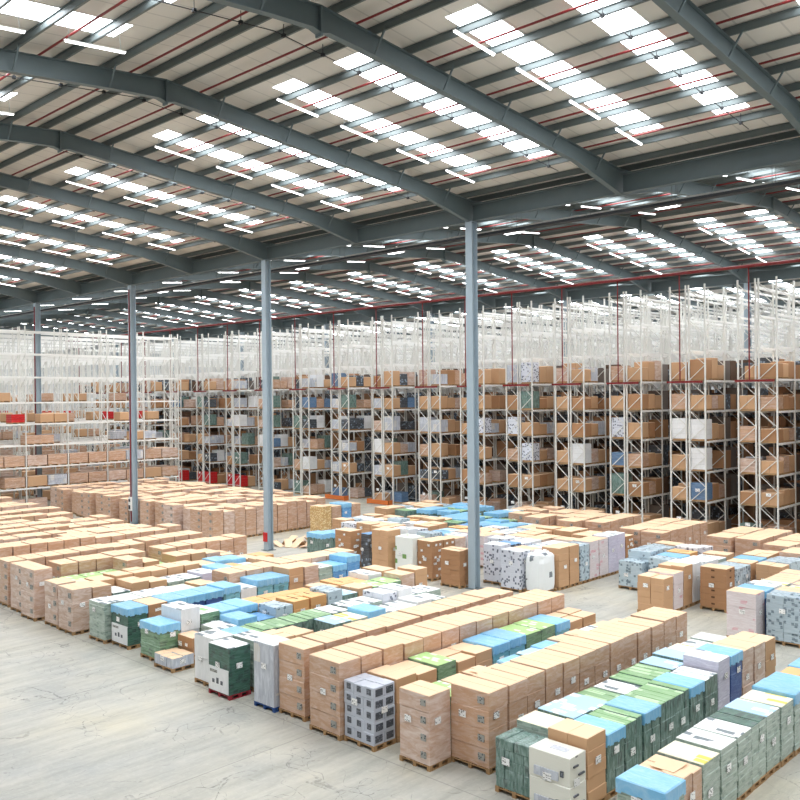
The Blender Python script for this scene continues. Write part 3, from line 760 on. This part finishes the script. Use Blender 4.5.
pick={(2,3,-1):('w',1.45),(2,3,1):('w',1.4),(2,2,1):('w',1.5),(2,4,1):('k',1.0),(3,2,-1):('b',1.0),(3,3,-1):('p',1.45),(3,1,-1):('g',1.5),(4,2,1):('w',1.5),(5,3,-1):('p',1.4),(5,2,1):('p',1.4),(5,4,1):('g',1.4),(6,3,1):('p',1.3),(2,1,1):('b',1.2),(1,0,-1):('g',1.2),(8,3,1):('v',1.35),(7,3,-1):('v',1.3),(7,2,1):('k',1.1),(5,5,1):('p',1.6),(13,0,-1):('r',1.3),(13,0,1):('r',1.3),(12,0,-1):('r',1.3),(12,0,1):('r',1.2),(14,0,1):('r',1.2)}
for ri,x in enumerate(RX):
    for li in range(6):
        z=LEV[li] if li else 0.0
        for s in (-1,1):
            nd=3 if s==1 else 2
            for q in range(nd):
                if q==0 and (ri,li,s) in pick: kd,h=pick[(ri,li,s)]
                else:
                    kd=rnd.choice('kkkkkkkdnndxv' if ri<7 else 'kkkdnnxvvwbKg'); h=rnd.choice((.85,.95,1.0,1.1,.95))
                    if li==5 and rnd.random()<.4: h+=.35
                    if kd in 'wpg': h=1.3
                    if rnd.random()<(.10 if ri<7 else .2): continue
                if s==-1 and q>0: 
                    pass
                good(kd,h,1.08 if kd!='p' else 1.0,.88,(x+s*.64,Y0R+.52+.94*q,z),
                     f'{GN[kd]}, {LN[li]} level, {ORD[ri]} rack from right, {"left" if s<0 else "right"} half, {("front","middle","back")[q]}','goods in the front bays of the tall racks')
# goods deeper in the racks: past counting, one object; dark colours paint in the shade
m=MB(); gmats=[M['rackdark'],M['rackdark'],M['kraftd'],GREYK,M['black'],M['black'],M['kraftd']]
for ri,x in enumerate(RX):
    for bay in range(1,NB):
        for li in range(6):
            z=LEV[li] if li else 0.0
            for s in (-1,1):
                if bay<3:
                    for q in range(3):
                        if rnd.random()<.12: continue
                        h=rnd.uniform(.8,1.5); y=Y0R+BL*bay+.52+.94*q; cx=x+s*.64
                        if hits_column(cx-.54,cx+.54,y-.5,y+.5): continue
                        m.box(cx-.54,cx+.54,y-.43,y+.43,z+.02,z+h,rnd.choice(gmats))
                elif rnd.random()<.9:
                    h=rnd.uniform(.8,1.5); y=Y0R+BL*bay; cx=x+s*.64
                    if hits_column(cx-.54,cx+.54,y,y+BL): continue
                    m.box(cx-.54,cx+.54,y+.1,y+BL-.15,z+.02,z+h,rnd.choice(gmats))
o=link('deep_rack_goods',m.mesh('deep_rack_goods')); o['kind']='stuff'; tag(o,'mixed brown and grey goods deep inside tall racks, coloured darker as shade','pallet load')
# orange guards at the rack feet
m=MB(); m.box(-1.3,1.3,-.06,.06,.05,.40,M['orange']); m.box(-1.3,-1.2,-.06,.5,0,.42,M['orange']); m.box(1.2,1.3,-.06,.5,0,.42,M['orange']); OG=m.mesh('rack_guard')
for ri,x in enumerate(RX[7:10]):
    tag(link('rack_guard',OG,None,(x,Y0R-.7,0)),f'low orange guard rail at the foot of the {ORD[ri+7]} rack from right','guard rail','orange rack guards')

# --- left racking, seen from its long side
BL2=3.65; YE=45.6; NB2=9; LV2=[.2,1.9,3.65,5.5,7.3,9.1,11.25,13.2,15.1]
FM2=frame_mesh(15.5); BM2=beam_mesh(BL2*NB2,.12)
LXR=[-74.1,-79.6,-85.1,-90.6,-96.1,-101.6,-107.1]
for ri,x in enumerate(LXR):
    t=thing('pallet_rack',f'white double pallet rack seen along its side at left, {ORD[ri]} from the stacks','pallet rack',(x,YE-BL2*NB2,0),0,'side-on racks at the left')
    for s in (-1,1):
        for k in range(NB2+1): link('upright_frame',FM2,t,(s*.7,BL2*k,0))
        for xx in (s*.7-.54,s*.7+.54):
            for z in LV2[1:]: link('shelf_beam',BM2,t,(xx,0,z))
    for k in range(NB2):
        yb=YE-BL2*(k+1)
        if yb<24: continue
        for li in range(6):
            z=LV2[li] if li else 0.0
            p=(.9,.95,.9,.3,.3,.12)[li] if ri==0 else (.8,.7,.6,.4,.3,.2)[li]
            for s in ((1,-1) if ri==0 else (1,)):
                if s<0: p*=.6
                slots=((.62,1.3),(1.82,1.15),(3.02,1.1)) if li>2 else ((.95,1.65),(2.7,1.65))
                for q,(yc,ln) in enumerate(slots):
                    if rnd.random()>p: continue
                    kd=rnd.choice('kknnxv') if li<4 else rnd.choice('kkkrn')
                    if ri==0 and li==4 and k==4: kd='r'
                    h=.95 if li<3 else .8
                    good(kd,h,1.08,ln,(x+s*.7,yb+yc,z),f'{GN[kd]}, {LN[li]} level, {ORD[k]} bay, slot {NUM[q+1]}, {("near","back")[s<0]} side, {ORD[ri]} side-on rack','goods on the side-on racks')

GOODS.sort(key=lambda g:g[0]); cnt={}; rest=MB()
for dist,kd,me,loc,label,group in GOODS:
    nm='carton_rack_load' if kd in 'kdnx' else 'mixed_rack_load'; cnt[nm]=cnt.get(nm,0)+1
    if cnt[nm]<=300: tag(link(nm,me,None,loc),label,'pallet load',group)
    else: add_mesh(rest,me,*loc,0)
o=link('far_rack_goods',rest.mesh('far_rack_goods')); o['kind']='stuff'; tag(o,'far brown carton loads on the more distant racking at left','pallet load')
print('GOODS',cnt)

# ------------------------------------------------------------------ camera, light
F,yaw,pitch,roll,H=868.68,.761568225,.00374933,-.00927681,9.26683
cy,sy=math.cos(yaw),math.sin(yaw)
f=Vector((-sy*math.cos(pitch),cy*math.cos(pitch),-math.sin(pitch))); r=Vector((cy,sy,0)); u=r.cross(f)
r2=r*math.cos(roll)+u*math.sin(roll); u2=u*math.cos(roll)-r*math.sin(roll)
cam=bpy.data.cameras.new('camera'); co=bpy.data.objects.new('camera',cam); COL.objects.link(co)
mt=Matrix((( r2.x,u2.x,-f.x,0),(r2.y,u2.y,-f.y,0),(r2.z,u2.z,-f.z,H),(0,0,0,1)))
co.matrix_world=mt; cam.sensor_width=36; cam.lens=F/800*36; cam.clip_start=.1; cam.clip_end=400
scene.camera=co
w=bpy.data.worlds.new('sky'); scene.world=w; w.use_nodes=True
bg=w.node_tree.nodes['Background']; bg.inputs[0].default_value=(1,.99,.97,1); bg.inputs[1].default_value=.4
scene.view_settings.view_transform='Standard'; scene.view_settings.look='None'; scene.view_settings.gamma=1
scene.view_settings.use_curve_mapping=False; scene.view_settings.exposure=-.32
scene.cycles.use_denoising=True; scene.cycles.max_bounces=6; scene.cycles.diffuse_bounces=4; scene.cycles.glossy_bounces=2
scene.cycles.sample_clamp_indirect=8
